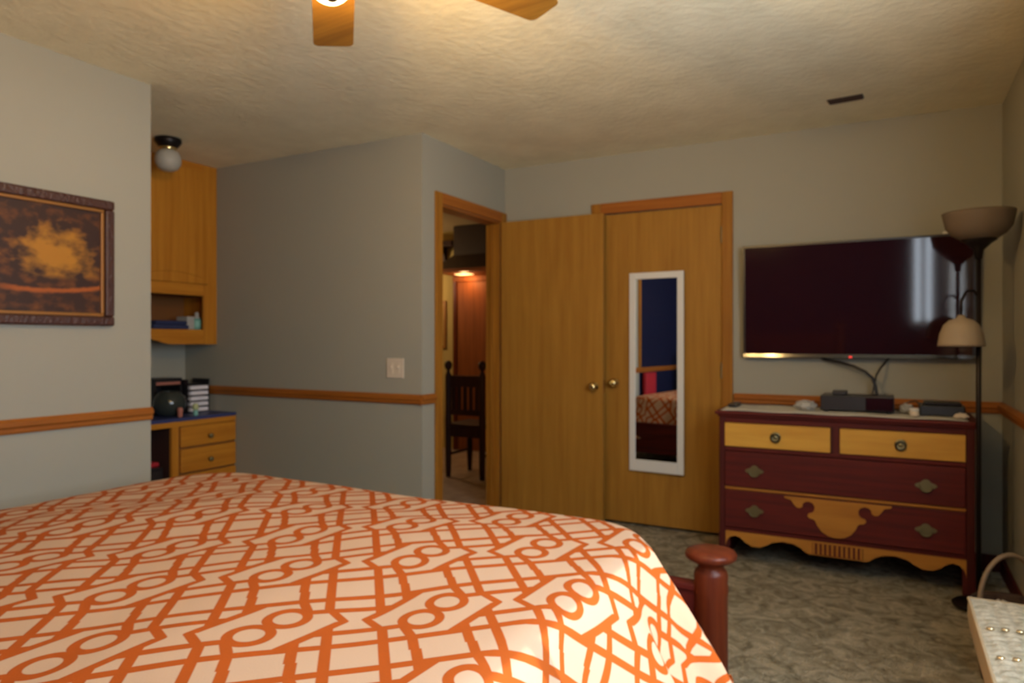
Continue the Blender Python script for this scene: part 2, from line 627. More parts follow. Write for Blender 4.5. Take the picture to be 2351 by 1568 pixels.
rail('trim_1', 1, YB + 0.03, YN, XL, 1, 'orange oak chair rail under the framed landscape', 'trim_y')
rail('trim_2', 0, XN + 0.04, XE, YS, -1, 'dark red-brown chair rail below the light switch', 'trim_x')
rail('trim_3', 1, YS - 0.024, DY0 - 0.072, XE, 1, 'short stub of chair rail beside the doorway', 'trim_y')
rail('trim_4', 0, CX1 + 0.072, XR, YT, -1, 'chair rail behind the dresser under the television', 'trim_x')
rail('trim_5', 1, WR[1] + 0.3, YT - 0.03, XR, -1, 'dark chair rail on the right wall by the floor lamp', 'trim_y')
# baseboards
struct(B(CX1 + 0.072, XR, YT - 0.014, YT, 0, 0.085).build('baseboard_far', 'mahog_s', bevel=0.004), 'baseboard behind the dresser with shade put into its dark colour', 'baseboard')  # dark wood instead of oak, imitating the shade behind the dresser
struct(B(XR - 0.014, XR, YB, YT - 0.015, 0, 0.085).build('baseboard_right', 'mahog_s', bevel=0.004), 'baseboard along the right wall with shade put into its dark colour', 'baseboard')  # dark wood instead of oak, imitating the shade in the right corner
struct(B(XL, XL + 0.014, YB, YN, 0, 0.085).build('baseboard_left', 'trim_y', bevel=0.004), 'oak baseboard along the left wall', 'baseboard')

# doorway casing + jamb of the hall door
r = empty('trim_6', (XE, (DY0 + DY1) / 2, 0))
struct(r, 'orange oak casing and jamb around the hallway doorway', 'door casing')
B(XE, XE + 0.018, DY0 - 0.07, DY0, 0, DZ + 0.07).build('casing_upright', 'trim_z', r, bevel=0.005)
B(XE, XE + 0.018, DY1, YT - 0.001, 0, DZ + 0.07).build('casing_upright', 'trim_z', r, bevel=0.005)
B(XE, XE + 0.018, DY0, DY1, DZ, DZ + 0.07).build('casing_head', 'trim_y', r, bevel=0.005)
B(XE - T, XE, DY0, DY0 + 0.012, 0, DZ).build('jamb', 'trim_z', r)
B(XE - T, XE, DY1 - 0.012, DY1, 0, DZ).build('jamb', 'trim_z', r)
B(XE - T, XE, DY0 + 0.012, DY1 - 0.012, DZ - 0.012, DZ).build('jamb_head', 'trim_y', r)
B(XE - 0.07, XE - 0.055, DY1 - 0.026, DY1 - 0.012, 0, DZ - 0.012).build('door_stop', 'trim_z', r)


def knob(parent, cx, cy, cz, m='brass', d=-1):
    """lathe knob pointing to -y"""
    k = MB()
    k.X = Matrix.Translation((cx, cy, cz)) @ Matrix.Rotation(PI / 2, 4, 'X')
    k.lathe([(0.031, 0.0), (0.031, 0.006), (0.013, 0.010), (0.012, 0.026), (0.022, 0.032), (0.028, 0.042), (0.026, 0.052), (0.015, 0.058), (0.004, 0.060)], n=24)
    return k.build('knob', m, parent, smooth=True)


# open hall door: hinge on the jamb by the corner, leaf folded back along the far wall
r = empty('door_1', (-2.42, 4.335, 0))
struct(r, 'open golden veneer hall door folded back against the far wall', 'door')
B(-2.418, -1.655, 4.315, 4.350, 0.015, 2.042).build('door_leaf', 'door', r, bevel=0.002)
knob(r, -1.716, 4.315, 0.903)
B(-1.6555, -1.6525, 4.321, 4.344, 0.86, 0.945).build('latch_plate', 'brass', r)
for z in (0.25, 1.02, 1.80):
    MB().tube([(-2.421, 4.352, z - 0.045), (-2.421, 4.352, z + 0.045)], 0.006).build('hinge', 'brassd', r)

# closet door with casing
r = empty('door_2', ((CX0 + CX1) / 2, YT, 0))
struct(r, 'closed golden veneer closet door with oak casing and a hanging mirror', 'door')
B(CX0 + 0.004, CX1 - 0.004, YT + 0.004, YT + 0.039, 0.010, DZ - 0.004).build('door_leaf', 'door', r, bevel=0.002)
B(CX0 - 0.066, CX0, YT - 0.018, YT, 0, DZ + 0.072).build('casing_upright', 'trim_z', r, bevel=0.005)
B(CX1, CX1 + 0.066, YT - 0.018, YT, 0, DZ + 0.072).build('casing_upright', 'trim_z', r, bevel=0.005)
B(CX0, CX1, YT - 0.018, YT, DZ, DZ + 0.072).build('casing_head', 'trim_x', r, bevel=0.005)
knob(r, -1.612, YT + 0.004, 0.925)
for z in (0.22, 1.02, 1.86):
    MB().tube([(CX1 - 0.003, YT - 0.004, z - 0.05), (CX1 - 0.003, YT - 0.004, z + 0.05)], 0.007).build('hinge', 'brassd', r)

# light switch plate
r = empty('light_switch', (-2.642, YS, 0.98))
tag(r, 'white double light switch plate on the shaded grey wall', 'light switch')
B(-2.706, -2.578, YS - 0.007, YS, 0.978, 1.098).build('cover_plate', 'cream', r, bevel=0.003)
for x in (-2.668, -2.616):
    B(x - 0.011, x + 0.011, YS - 0.009, YS - 0.006, 1.008, 1.068).build('toggle_slot', 'cream', r)
    B(x - 0.005, x + 0.005, YS - 0.019, YS - 0.008, 1.038, 1.052).build('toggle', 'cream', r, bevel=0.002)

# ------------------------------------------------------------------ hall beyond the doorway
HX0, HX1, HY0, HY1 = -5.6, XE - T, YS + T, 6.6
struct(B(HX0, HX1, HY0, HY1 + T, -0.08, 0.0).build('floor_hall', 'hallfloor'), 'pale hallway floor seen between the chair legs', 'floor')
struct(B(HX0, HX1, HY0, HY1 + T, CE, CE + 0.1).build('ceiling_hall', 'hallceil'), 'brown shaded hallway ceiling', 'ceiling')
struct(B(HX0, HX1 + T, HY1, HY1 + T, 0, CE).build('wall_hall_far', 'hallwall'), 'yellow hallway wall seen through the doorway', 'wall')
struct(B(HX0 - T, HX0, HY0, HY1 + T, 0, CE).build('wall_hall_left', 'hallwall'), 'yellow side wall of the hallway', 'wall')
struct(B(HX0 - T, XN - T, HY0 - T, HY0, 0, CE).build('wall_hall_near', 'hallwall'), 'yellow hallway wall behind the desk alcove', 'wall')
# closet behind the closed door
CL = MB().box(HX1 + T, XR + T, YT + T + 0.75, YT + T + 0.83, 0, CE).box(XR + T - 0.08, XR + T, YT + T, YT + T + 0.75, 0, CE)
struct(CL.build('wall_closet', 'wall'), 'plain walls inside the closet behind the door', 'wall')
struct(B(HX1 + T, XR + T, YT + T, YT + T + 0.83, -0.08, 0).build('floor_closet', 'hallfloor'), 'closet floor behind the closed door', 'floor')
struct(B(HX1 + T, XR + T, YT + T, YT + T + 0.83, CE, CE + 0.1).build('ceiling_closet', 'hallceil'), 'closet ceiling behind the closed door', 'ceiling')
struct(B(HX1, HX1 + T, YT + T, HY1, 0, CE).build('wall_hall_right', 'hallwall'), 'yellow hallway wall behind the closet', 'wall')

r = empty('extractor_hood', (-3.95, HY1, 1.93))
tag(r, 'dark sloping hood above a lit wooden panel in the hallway', 'hood')
B(-4.12, -3.72, HY1 - 0.30, HY1, 2.125, 2.435).build('chimney', 'hood', r)
v = [(-4.29, HY1 - 0.45, 1.965), (-3.55, HY1 - 0.45, 1.965), (-3.55, HY1, 1.965), (-4.29, HY1, 1.965),
     (-4.12, HY1 - 0.30, 2.125), (-3.72, HY1 - 0.30, 2.125), (-3.72, HY1, 2.125), (-4.12, HY1, 2.125)]
put('canopy', v, [(0, 3, 2, 1), (4, 5, 6, 7), (0, 1, 5, 4), (1, 2, 6, 5), (2, 3, 7, 6), (3, 0, 4, 7)], 'hood', r)
B(-4.29, -3.55, HY1 - 0.45, HY1, 1.93, 1.965).build('lip', 'hallwood', r)
B(-4.14, -3.96, HY1 - 0.25, HY1 - 0.15, 1.922, 1.93).build('lamp_lens', mat('hood_lamp', (1, 0.8, 0.5), 0.5, emit=((1.0, 0.55, 0.2), 2.0)), r)
hl = bpy.data.lights.new('hood_lamp', 'POINT')
hl.energy = 2.2
hl.color = (1.0, 0.55, 0.22)
hl.shadow_soft_size = 0.04
ho = bpy.data.objects.new('hood_lamp', hl)
ho.location = (-4.05, HY1 - 0.2, 1.86)
C.objects.link(ho)
# unseen lamp added to brighten the yellow hallway wall
hl2 = bpy.data.lights.new('hall_fill', 'POINT')
hl2.energy = 17.0
hl2.color = (1.0, 0.75, 0.42)
hl2.shadow_soft_size = 0.1
ho2 = bpy.data.objects.new('hall_fill', hl2)
ho2.location = (-4.9, 5.9, 1.9)
C.objects.link(ho2)

r = empty('panelled_cabinet', (-3.9, HY1, 0))
tag(r, 'brown wooden tall panel under the dark hood in the hallway', 'cabinet')
B(-4.235, -3.50, HY1 - 0.06, HY1 - 0.002, 0, 1.86).build('panel', 'hallwood', r, bevel=0.004)
B(-4.275, -4.235, HY1 - 0.075, HY1 - 0.002, 0, 1.86).build('stile', 'mahog_z', r)
B(-4.275, -3.50, HY1 - 0.085, HY1 - 0.002, 1.86, 1.925).build('cornice', 'hallwood', r, bevel=0.006)

r = empty('wall_shelf', (-4.4, HY1, 2.06))
tag(r, 'small dark shelf with a curved bracket high on the yellow hallway wall', 'shelf')
B(-4.62, -4.235, HY1 - 0.16, HY1, 2.255, 2.315).build('shelf_board', 'darkchair', r, bevel=0.004)
pl = [(HY1, 2.255), (HY1 - 0.14, 2.255), (HY1 - 0.13, 2.21), (HY1 - 0.07, 2.18), (HY1 - 0.04, 2.10), (HY1, 2.06)]
MB().prism(pl, 0, -4.50, -4.40).build('bracket', 'darkchair', r)

r = empty('framed_print', (-4.58, HY1, 1.12))
tag(r, 'narrow gold framed print on the yellow hallway wall', 'picture')
B(-4.75, -4.41, HY1 - 0.02, HY1, 1.12, 1.66).build('frame', 'gold', r, bevel=0.004)
B(-4.72, -4.44, HY1 - 0.024, HY1 - 0.02, 1.15, 1.63).build('print', 'hallpic', r)

# dark chair in the hall, back turned to the doorway
r = empty('wooden_chair', (-3.28, 5.35, 0))
tag(r, 'dark wooden chair with ball finials standing in the hallway', 'chair')
for x in (-3.455, -3.105):
    MB().lathe([(0.022, 0), (0.026, 0.1), (0.028, 0.44), (0.03, 0.5), (0.026, 0.6), (0.028, 0.90), (0.016, 0.93), (0.014, 0.945), (0.03, 0.965), (0.036, 0.99), (0.03, 1.015), (0.01, 1.03)], x, 5.2, 16).build('back_post', 'darkchair', r, smooth=True)
    MB().lathe([(0.018, 0), (0.028, 0.2), (0.024, 0.44)], x, 5.56, 14).build('leg', 'darkchair', r, smooth=True)
B(-3.43, -3.13, 5.185, 5.215, 0.80, 0.90).build('top_rail', 'darkchair', r, bevel=0.008)
B(-3.43, -3.13, 5.19, 5.21, 0.55, 0.60).build('lower_rail', 'darkchair', r, bevel=0.005)
for k in range(5):
    x = -3.40 + 0.06 * k
    B(x - 0.018, x + 0.018, 5.193, 5.207, 0.60, 0.80).build('slat', 'darkchair', r)
B(-3.48, -3.08, 5.18, 5.59, 0.44, 0.475).build('seat', 'darkchair', r, bevel=0.01)
B(-3.44, -3.12, 5.185, 5.215, 0.36, 0.44).build('apron', 'darkchair', r)
for x in (-3.455, -3.105):
    MB().tube([(x, 5.2, 0.2), (x, 5.56, 0.2)], 0.012).build('stretcher', 'darkchair', r)

# ------------------------------------------------------------------ desk alcove
FX = -4.242            # cabinet face
r = empty('wall_cabinet', (-4.41, 2.77, 1.18))
tag(r, 'tall oak wall cabinet with an open cubby above the alcove desk', 'cabinet')
Z0 = 1.18
B(XN, FX - 0.018, YN, YN + 0.018, Z0, CE).build('side_panel', 'cab', r)
B(XN, FX - 0.018, YS - 0.018, YS, Z0, CE).build('side_panel', 'cab', r)
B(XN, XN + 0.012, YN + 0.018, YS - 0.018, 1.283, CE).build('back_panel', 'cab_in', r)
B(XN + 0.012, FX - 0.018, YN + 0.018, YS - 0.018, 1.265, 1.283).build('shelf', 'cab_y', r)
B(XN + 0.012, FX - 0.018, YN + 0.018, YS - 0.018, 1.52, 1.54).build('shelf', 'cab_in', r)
B(FX - 0.018, FX, YS - 0.11, YS, Z0, CE).build('stile', 'cab', r, bevel=0.002)
B(FX - 0.018, FX, YN, YN + 0.11, Z0, CE).build('stile', 'cab', r, bevel=0.002)
B(FX - 0.018, FX, YN + 0.11, YS - 0.11, 2.36, CE).build('top_rail', 'cab_y', r, bevel=0.002)
B(FX - 0.018, FX, YN + 0.11, YS - 0.11, 1.52, 1.62).build('middle_rail', 'cab_y', r, bevel=0.002)
# scalloped bottom rail
ya, yb = YN + 0.11, YS - 0.11
pl = [(ya, 1.283), (yb, 1.283), (yb, 1.182)]
for k in range(25):
    t = k / 24
    y = yb + (ya - yb) * t
    e = min(t, 1 - t)
    z = 1.182 if e < 0.28 else 1.182 + 0.035 * min(1, (e - 0.28) / 0.10) ** 0.7
    pl.append((y, z))
MB().prism(pl, 0, FX - 0.018, FX).build('valance', 'cab_y', r)
for (a, b) in ((YN + 0.085, 2.765), (2.775, YS - 0.085)):
    d = MB()
    d.box(FX, FX + 0.018, a, b, 1.60, 2.385)
    dd = d.build('door', 'cab', r, bevel=0.004)
    # raised arched panel edge
    pl = []
    for k in range(17):
        t = k / 16
        pl.append((a + 0.05 + (b - a - 0.1) * t, 1.645 + 0.028 * math.sin(PI * t)))
    pl += [(b - 0.05, 2.32), (a + 0.05, 2.32)]
    MB().prism(pl, 0, FX + 0.018, FX + 0.023).build('raised_panel', 'cab', dd, bevel=0.003)
    knob_y = b - 0.03 if b < 2.8 else a + 0.03
    kb = MB()
    kb.X = Matrix.Translation((FX + 0.018, knob_y, 1.70)) @ Matrix.Rotation(PI / 2, 4, 'Y')
    kb.lathe([(0.008, 0), (0.006, 0.012), (0.014, 0.018), (0.012, 0.026), (0.003, 0.028)], n=16)
    kb.build('knob', 'brassd', dd, smooth=True)

# things in the cubby
o = MB().box(-4.46, -4.27, 2.93, 3.20, 1.283, 1.315).box(-4.45, -4.275, 2.95, 3.19, 1.315, 1.342).build('folded_cloth', 'navycloth', bevel=0.012)
tag(o, 'folded navy cloth lying in the cabinet cubby', 'cloth')
o = B(-4.42, -4.30, 3.205, 3.262, 1.283, 1.375).build('paper_packet', 'greycloth', bevel=0.006)
tag(o, 'small pale grey packet between navy cloth and aqua jar', 'packet')
r = empty('jar', (-4.335, 3.305, 1.283))
tag(r, 'aqua jar with a pale stopper in the cabinet cubby', 'jar')
MB().lathe([(0.028, 1.283), (0.037, 1.30), (0.037, 1.345), (0.026, 1.362)], -4.335, 3.305, 24).build('body', 'aqua', r, smooth=True)
MB().lathe([(0.026, 1.362), (0.02, 1.372), (0.013, 1.385), (0.018, 1.398), (0.006, 1.41)], -4.335, 3.305, 20).build('stopper', 'greycloth', r, smooth=True)

# desk
DXF = -4.052
r = empty('built_in_desk', (-4.32, 2.77, 0))
tag(r, 'oak built-in desk with blue top and two visible drawers', 'desk')
B(XN, DXF + 0.012, YN, YS, 0.682, 0.704).build('desk_top', 'bluetop', r, bevel=0.003)
B(DXF - 0.02, DXF + 0.008, YN, YS, 0.648, 0.682).build('front_rail', 'cab_y', r)
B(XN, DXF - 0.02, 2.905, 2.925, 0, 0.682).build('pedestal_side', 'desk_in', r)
B(XN, DXF - 0.02, YS - 0.02, YS, 0, 0.682).build('pedestal_side', 'cab', r)
B(DXF - 0.02, DXF, 2.905, 2.955, 0, 0.648).build('stile', 'cab', r)
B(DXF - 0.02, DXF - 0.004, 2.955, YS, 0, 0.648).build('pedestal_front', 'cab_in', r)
for z0, z1 in ((0.512, 0.644), (0.345, 0.498), (0.06, 0.331)):
    d = B(DXF - 0.004, DXF + 0.016, 2.962, YS - 0.006, z0, z1).build('drawer', 'cab_y', r, bevel=0.004)
    kb = MB()
    kb.X = Matrix.Translation((DXF + 0.016, 3.175, (z0 + z1) / 2 - 0.01)) @ Matrix.Rotation(PI / 2, 4, 'Y')
    kb.lathe([(0.009, 0), (0.006, 0.012), (0.016, 0.018), (0.014, 0.028), (0.003, 0.030)], n=16)
    kb.build('knob', 'brassd', d, smooth=True)
B(XN, DXF - 0.05, YN, YN + 0.02, 0, 0.682).build('pedestal_side', 'cab', r)

# desk-top things
r = empty('letter_tray', (-4.30, 3.285, 0.704))
tag(r, 'black letter tray with five tiers of white paper on the desk', 'letter tray')
for k in range(6):
    z = 0.706 + 0.038 * k
    B(-4.46, -4.28, 3.20, 3.365, z, z + 0.006).build('tray', 'black', r)
    if k < 5:
        B(-4.45, -4.275, 3.212, 3.353, z + 0.006, z + 0.031).build('paper_stack', 'paper', r)
B(-4.46, -4.285, 3.194, 3.200, 0.704, 0.935).build('side_panel', 'black', r)
B(-4.46, -4.285, 3.365, 3.371, 0.704, 0.935).build('side_panel', 'black', r)
r = empty('desk_organizer', (-4.42, 3.09, 0.704))
tag(r, 'black two-level desk organizer left of the letter tray', 'organizer')
B(-4.54, -4.33, 2.99, 3.185, 0.925, 0.948).build('top_board', 'black', r)
B(-4.54, -4.33, 2.99, 3.185, 0.895, 0.905).build('shelf', 'blackm', r)
B(-4.53, -4.34, 2.995, 3.18, 0.905, 0.925).build('magazine', 'salmon', r)
B(-4.54, -4.33, 2.975, 2.99, 0.704, 0.948).build('side_panel', 'black', r)
B(-4.54, -4.33, 3.172, 3.185, 0.704, 0.895).build('side_panel', 'black', r)
B(-4.545, -4.54, 2.975, 3.185, 0.704, 0.948).build('back_panel', 'black', r)
o = MB().lathe([(0.05, 0.704), (0.085, 0.73), (0.105, 0.775), (0.098, 0.825), (0.07, 0.86), (0.055, 0.87), (0.05, 0.866), (0.066, 0.85), (0.03, 0.72)], -4.215, 3.005, 32).build('round_bowl', 'darkglass', smooth=True)
tag(o, 'round dark glass bowl in front of the black organizer', 'bowl')
o = MB().lathe([(0.012, 0.704), (0.016, 0.712), (0.016, 0.74), (0.02, 0.752), (0.013, 0.768)], -4.085, 2.99, 16).build('figurine', 'salmon', smooth=True)
tag(o, 'tiny salmon pink figurine in front of the dark bowl', 'figurine')
r = empty('small_bottle', (-4.09, 3.11, 0.704))
tag(r, 'small bottle with pale yellow-green cap at the desk edge', 'bottle')
MB().lathe([(0.013, 0.704), (0.015, 0.71), (0.015, 0.735), (0.01, 0.745)], -4.09, 3.11, 16).build('body', 'aqua', r, smooth=True)
MB().lathe([(0.015, 0.742), (0.02, 0.75), (0.02, 0.772), (0.012, 0.785)], -4.09, 3.11, 16).build('cap', 'lime', r, smooth=True)
# under the desk
o = MB().box(-4.45, -4.10, 2.55, 2.88, 0, 0.015).box(-4.45, -4.435, 2.55, 2.88, 0.015, 0.38).box(-4.115, -4.10, 2.55, 2.88, 0.015, 0.38).box(-4.435, -4.115, 2.55, 2.565, 0.015, 0.38).box(-4.435, -4.115, 2.865, 2.88, 0.015, 0.38).box(-4.45, -4.10, 2.55, 2.88, 0.38, 0.395).build('storage_crate', 'black', bevel=0.004)
tag(o, 'black storage crate in the kneehole under the desk', 'crate')
o = B(-4.40, -4.13, 2.60, 2.875, 0.395, 0.425).build('folder', 'red', bevel=0.008)
tag(o, 'red folder lying on the black crate under the desk', 'folder')

# alcove ceiling light
r = empty('ceiling_light', (-3.884, 2.76, 2.20))
tag(r, 'brass ceiling light with frosted globe in the desk alcove', 'ceiling light')
MB().lathe([(0.075, CE), (0.078, CE - 0.02), (0.06, CE - 0.045), (0.045, CE - 0.06)], -3.884, 2.76, 32).build('canopy', 'blackm', r, smooth=True)
MB().lathe([(0.048, CE - 0.05), (0.05, CE - 0.06), (0.046, CE - 0.075)], -3.884, 2.76, 32).build('collar', 'brass', r, smooth=True)
gp = [(0.042, 2.37), (0.058, 2.36), (0.072, 2.335), (0.076, 2.31), (0.072, 2.283), (0.056, 2.257), (0.033, 2.243), (0.006, 2.239)]
MB().lathe(gp, -3.884, 2.76, 32).build('globe', 'frost', r, smooth=True)

# ------------------------------------------------------------------ framed landscape on the left wall
r = empty('framed_painting', (XL, 1.565, 1.27))
tag(r, 'dark framed oil landscape with a golden clearing on the left wall', 'painting')
PY0, PY1, PZ0, PZ1, fw = 1.19, 1.942, 1.27, 1.836, 0.042
for nm, b in (('frame_rail', (PY0, PY1, PZ0, PZ0 + fw)), ('frame_rail', (PY0, PY1, PZ1 - fw, PZ1)),
              ('frame_stile', (PY0, PY0 + fw, PZ0 + fw, PZ1 - fw)), ('frame_stile', (PY1 - fw, PY1, PZ0 + fw, PZ1 - fw))):
    B(XL, XL + 0.035, *b).build(nm, 'frame', r, bevel=0.008)
g = 0.014
i0, i1, j0, j1 = PY0 + fw, PY1 - fw, PZ0 + fw, PZ1 - fw
for b in ((i0, i1, j0, j0 + g), (i0, i1, j1 - g, j1), (i0, i0 + g, j0 + g, j1 - g), (i1 - g, i1, j0 + g, j1 - g)):
    B(XL, XL + 0.022, *b).build('gold_lip', 'gold', r, bevel=0.003)
v = [(XL + 0.012, i0, j0), (XL + 0.012, i1, j0), (XL + 0.012, i1, j1), (XL + 0.012, i0, j1),
     (XL + 0.002, i0, j0), (XL + 0.002, i1, j0), (XL + 0.002, i1, j1), (XL + 0.002, i0, j1)]
put('canvas', v, [(0, 1, 2, 3), (7, 6, 5, 4), (0, 4, 5, 1), (1, 5, 6, 2), (2, 6, 7, 3), (3, 7, 4, 0)], 'painting', r,
    uvs=[(0, 0), (1, 0), (1, 1), (0, 1)] * 2)

# ------------------------------------------------------------------ door mirror (leans a little on its hook)
r = empty('door_mirror', (-1.323, 4.396, 0.357))
tag(r, 'tall white framed mirror hanging on the closet door', 'mirror')
RX = Matrix.Translation((-1.323, 4.396, 0)) @ Matrix.Rotation(math.radians(-3.6), 4, 'Z')


def mir(nm, m, b, **k):
    q = MB()
    q.X = RX
    q.box(*b)
    return q.build(nm, m, r, **k)


hw, z0, z1, w = 0.182, 0.357, 1.647, 0.042
mir('frame_stile', 'white', (-hw, -hw + w, -0.008, 0.008, z0, z1), bevel=0.003)
mir('frame_stile', 'white', (hw - w, hw, -0.008, 0.008, z0, z1), bevel=0.003)
mir('frame_rail', 'white', (-hw + w, hw - w, -0.008, 0.008, z0, z0 + 0.075), bevel=0.003)  # made taller, its white standing in for the bright carpet reflection
mir('frame_rail', 'white', (-hw + w, hw - w, -0.008, 0.008, z1 - w, z1), bevel=0.003)
mir('mirror_glass', 'mirror', (-hw + w, hw - w, -0.003, 0.006, z0 + 0.075, z1 - w))

# ------------------------------------------------------------------ television
TX0, TX1, TZ0, TZ1, TY = -0.773, 0.392, 1.106, 1.766, 4.345
r = empty('television', ((TX0 + TX1) / 2, 4.38, TZ0))
tag(r, 'large black flat television mounted on the far wall', 'television')
TT = Matrix.Translation((0, TY, TZ0)) @ Matrix.Rotation(math.radians(2.2), 4, 'X')   # tipped forward on its bracket


def tvp(nm, m, b, **k):
    q = MB(); q.X = TT
    q.box(*b)
    return q.build(nm, m, r, **k)


th = TZ1 - TZ0
tvp('housing', 'black', (TX0, TX1, 0.006, 0.036, 0, th), bevel=0.004)
bz = 0.012
for b in ((TX0, TX1, th - bz, th), (TX0, TX0 + bz, 0.02, th - bz), (TX1 - bz, TX1, 0.02, th - bz)):
    tvp('bezel', 'black', (b[0], b[1], 0, 0.006, b[2], b[3]))
q = MB(); q.X = TT                                   # rounded glossy lower bezel
q.prism([(0.006, 0.022), (0.000, 0.022), (-0.00407, 0.002), (-0.003, 0.0), (0.006, 0.0)], 0, TX0, TX1)
q.build('lower_bezel', 'gloss', r, smooth=False)
tvp('screen', 'screen', (TX0 + bz, TX1 - bz, 0.003, 0.006, 0.022, th - bz))
B(-0.55, 0.15, TY + 0.044, YT - 0.001, 1.30, 1.50).build('wall_bracket', 'blackm', r)
tag(tvp('standby_light', 'redled', (-0.203, -0.187, -0.0065, -0.004, 0.002, 0.012)), 'red standby light')
o = B(0.245, 0.310, TY - 0.024, TY + 0.006, TZ1 + 0.001, TZ1 + 0.014).build('bezel_reflection', 'white', bevel=0.004)  # white block stands in for a window reflection on the bezel
tag(o, 'small white block imitating a window reflection on the television top edge', 'reflection')
o = MB().tube([(-0.36, 4.405, 1.115), (-0.331, 4.39, 1.097), (-0.25, 4.33, 1.085), (-0.177, 4.30, 1.063), (-0.12, 4.29, 1.035), (-0.085, 4.285, 1.0), (-0.068, 4.28, 0.955), (-0.062, 4.275, 0.90), (-0.062, 4.272, 0.84)], 0.0085).build('cable', 'black', smooth=True)
tag(o, 'thick black cable curving down from the television to the cable box', 'cable', 'cables below the television')
o = MB().tube([(0.0, 4.405, 1.112), (-0.017, 4.39, 1.091), (-0.045, 4.33, 1.055), (-0.066, 4.31, 1.015), (-0.075, 4.300, 0.97), (-0.085, 4.28, 0.91), (-0.085, 4.272, 0.84)], 0.0055).build('cable', 'black', smooth=True)
tag(o, 'thin black cable joining the thick one below the television', 'cable', 'cables below the television')

# ------------------------------------------------------------------ dresser
DF = 3.92
r = empty('dresser', (-0.235, 4.15, 0))
tag(r, 'antique mahogany dresser with two maple top drawers and scrolled apron', 'dresser')
L0, L1, DBK = -0.825, 0.352, 4.385
B(L0, L0 + 0.03, DF, DBK, 0.0, 0.80).build('side_panel', 'mahog_s', r, bevel=0.004)
B(L1 - 0.036, L1, DF, DBK, 0.0, 0.80).build('side_panel', 'mahog_s', r, bevel=0.004)
B(L0 + 0.03, L1 - 0.036, DBK - 0.012, DBK, 0.12, 0.80).build('back_panel', 'mahog', r)
MB().box(L0 - 0.02, L1 + 0.022, DF - 0.024, DBK, 0.803, 0.822).box(L0 - 0.008, L1 + 0.010, DF - 0.012, DBK, 0.790, 0.803).build('top_board', 'mahog', r, bevel=0.005)
B(L0 + 0.03, L1 - 0.036, DF + 0.006, DF + 0.03, 0.760, 0.790).build('top_rail', 'mahog', r)
B(-0.266, -0.226, DF + 0.002, DF + 0.03, 0.628, 0.760).build('center_stile', 'mahog_s', r)
B(L0 + 0.03, L1 - 0.036, DF, DF + 0.03, 0.606, 0.628).build('rail', 'mahog', r, bevel=0.003)
tag(B(L0 + 0.03, L1 - 0.036, DF - 0.004, DF + 0.03, 0.396, 0.410).build('bead_moulding', 'maple_d', r, bevel=0.004), 'thin lighter moulding between the lower drawers')
B(L0 + 0.03, L1 - 0.036, DF + 0.006, DF + 0.03, 0.165, 0.190).build('rail', 'mahog', r)


def pull(parent, x, z, lower):
    y = DF - 0.012
    b = MB()
    if lower:   # brass plate with pointed lobes and a bail handle
        pl = []
        for k in range(32):
            a = 2 * PI * k / 32
            rr = 1 + 0.18 * math.cos(4 * a)
            pl.append((x + 0.040 * rr * math.cos(a), z + 0.026 * rr * math.sin(a)))
        b.prism(pl, 1, y - 0.004, y)
        p = b.build('back_plate', 'brassd', parent)
        MB().torus((x, y - 0.012, z - 0.002), 0.026, 0.0035, 1, 20, 6, PI, 2 * PI).tube([(x - 0.026, y - 0.012, z - 0.002), (x - 0.026, y, z)], 0.004, 6).tube([(x + 0.026, y - 0.012, z - 0.002), (x + 0.026, y, z)], 0.004, 6).build('bail', 'brassd', parent, smooth=True)
    else:       # round ring pull on a disc
        b.X = Matrix.Translation((x, y, z)) @ Matrix.Rotation(PI / 2, 4, 'X')
        b.lathe([(0.027, 0), (0.026, 0.003), (0.018, 0.005), (0.016, 0.003), (0.008, 0.008), (0.003, 0.010)], n=24)
        b.build('back_plate', 'brassd', parent, smooth=True)
        MB().torus((x, y - 0.011, z - 0.006), 0.021, 0.0035, 1, 24, 6).build('ring', 'blackm', parent, smooth=True)


for x0, x1, px in ((-0.794, -0.268, -0.532), (-0.224, 0.314, 0.046)):
    d = B(x0, x1, DF - 0.010, DF + 0.35, 0.631, 0.757).build('drawer', 'maple', r, bevel=0.003)
    d['label'] = 'pale maple drawer front'
    pull(d, px, 0.695, False)
for z0, z1, zp in ((0.413, 0.603, 0.506), (0.193, 0.394, 0.293)):
    d = B(L0 + 0.032, L1 - 0.038, DF - 0.010, DF + 0.35, z0, z1).build('drawer', 'mahog', r, bevel=0.004)
    for px in (-0.638, 0.152):
        pull(d, px, zp, True)
# scrolled ornament on the lowest drawer
half = [(.248, .390), (.246, .381), (.215, .373), (.202, .352), (.188, .337), (.172, .335), (.160, .344), (.157, .360),
        (.145, .371), (.128, .374), (.110, .366), (.101, .350), (.102, .332), (.112, .318), (.130, .312), (.136, .300),
        (.126, .288), (.108, .285), (.099, .279), (.089, .255), (.068, .226), (.038, .208), (.012, .202)]
cxo = -0.240
pl = [(cxo + a, z) for a, z in half] + [(cxo - a, z) for a, z in reversed(half)]
tag(MB().prism(pl, 1, DF - 0.020, DF - 0.010).build('appliqué', 'maple_d', r), 'scrolled maple shield on the bottom drawer').name = 'applique'
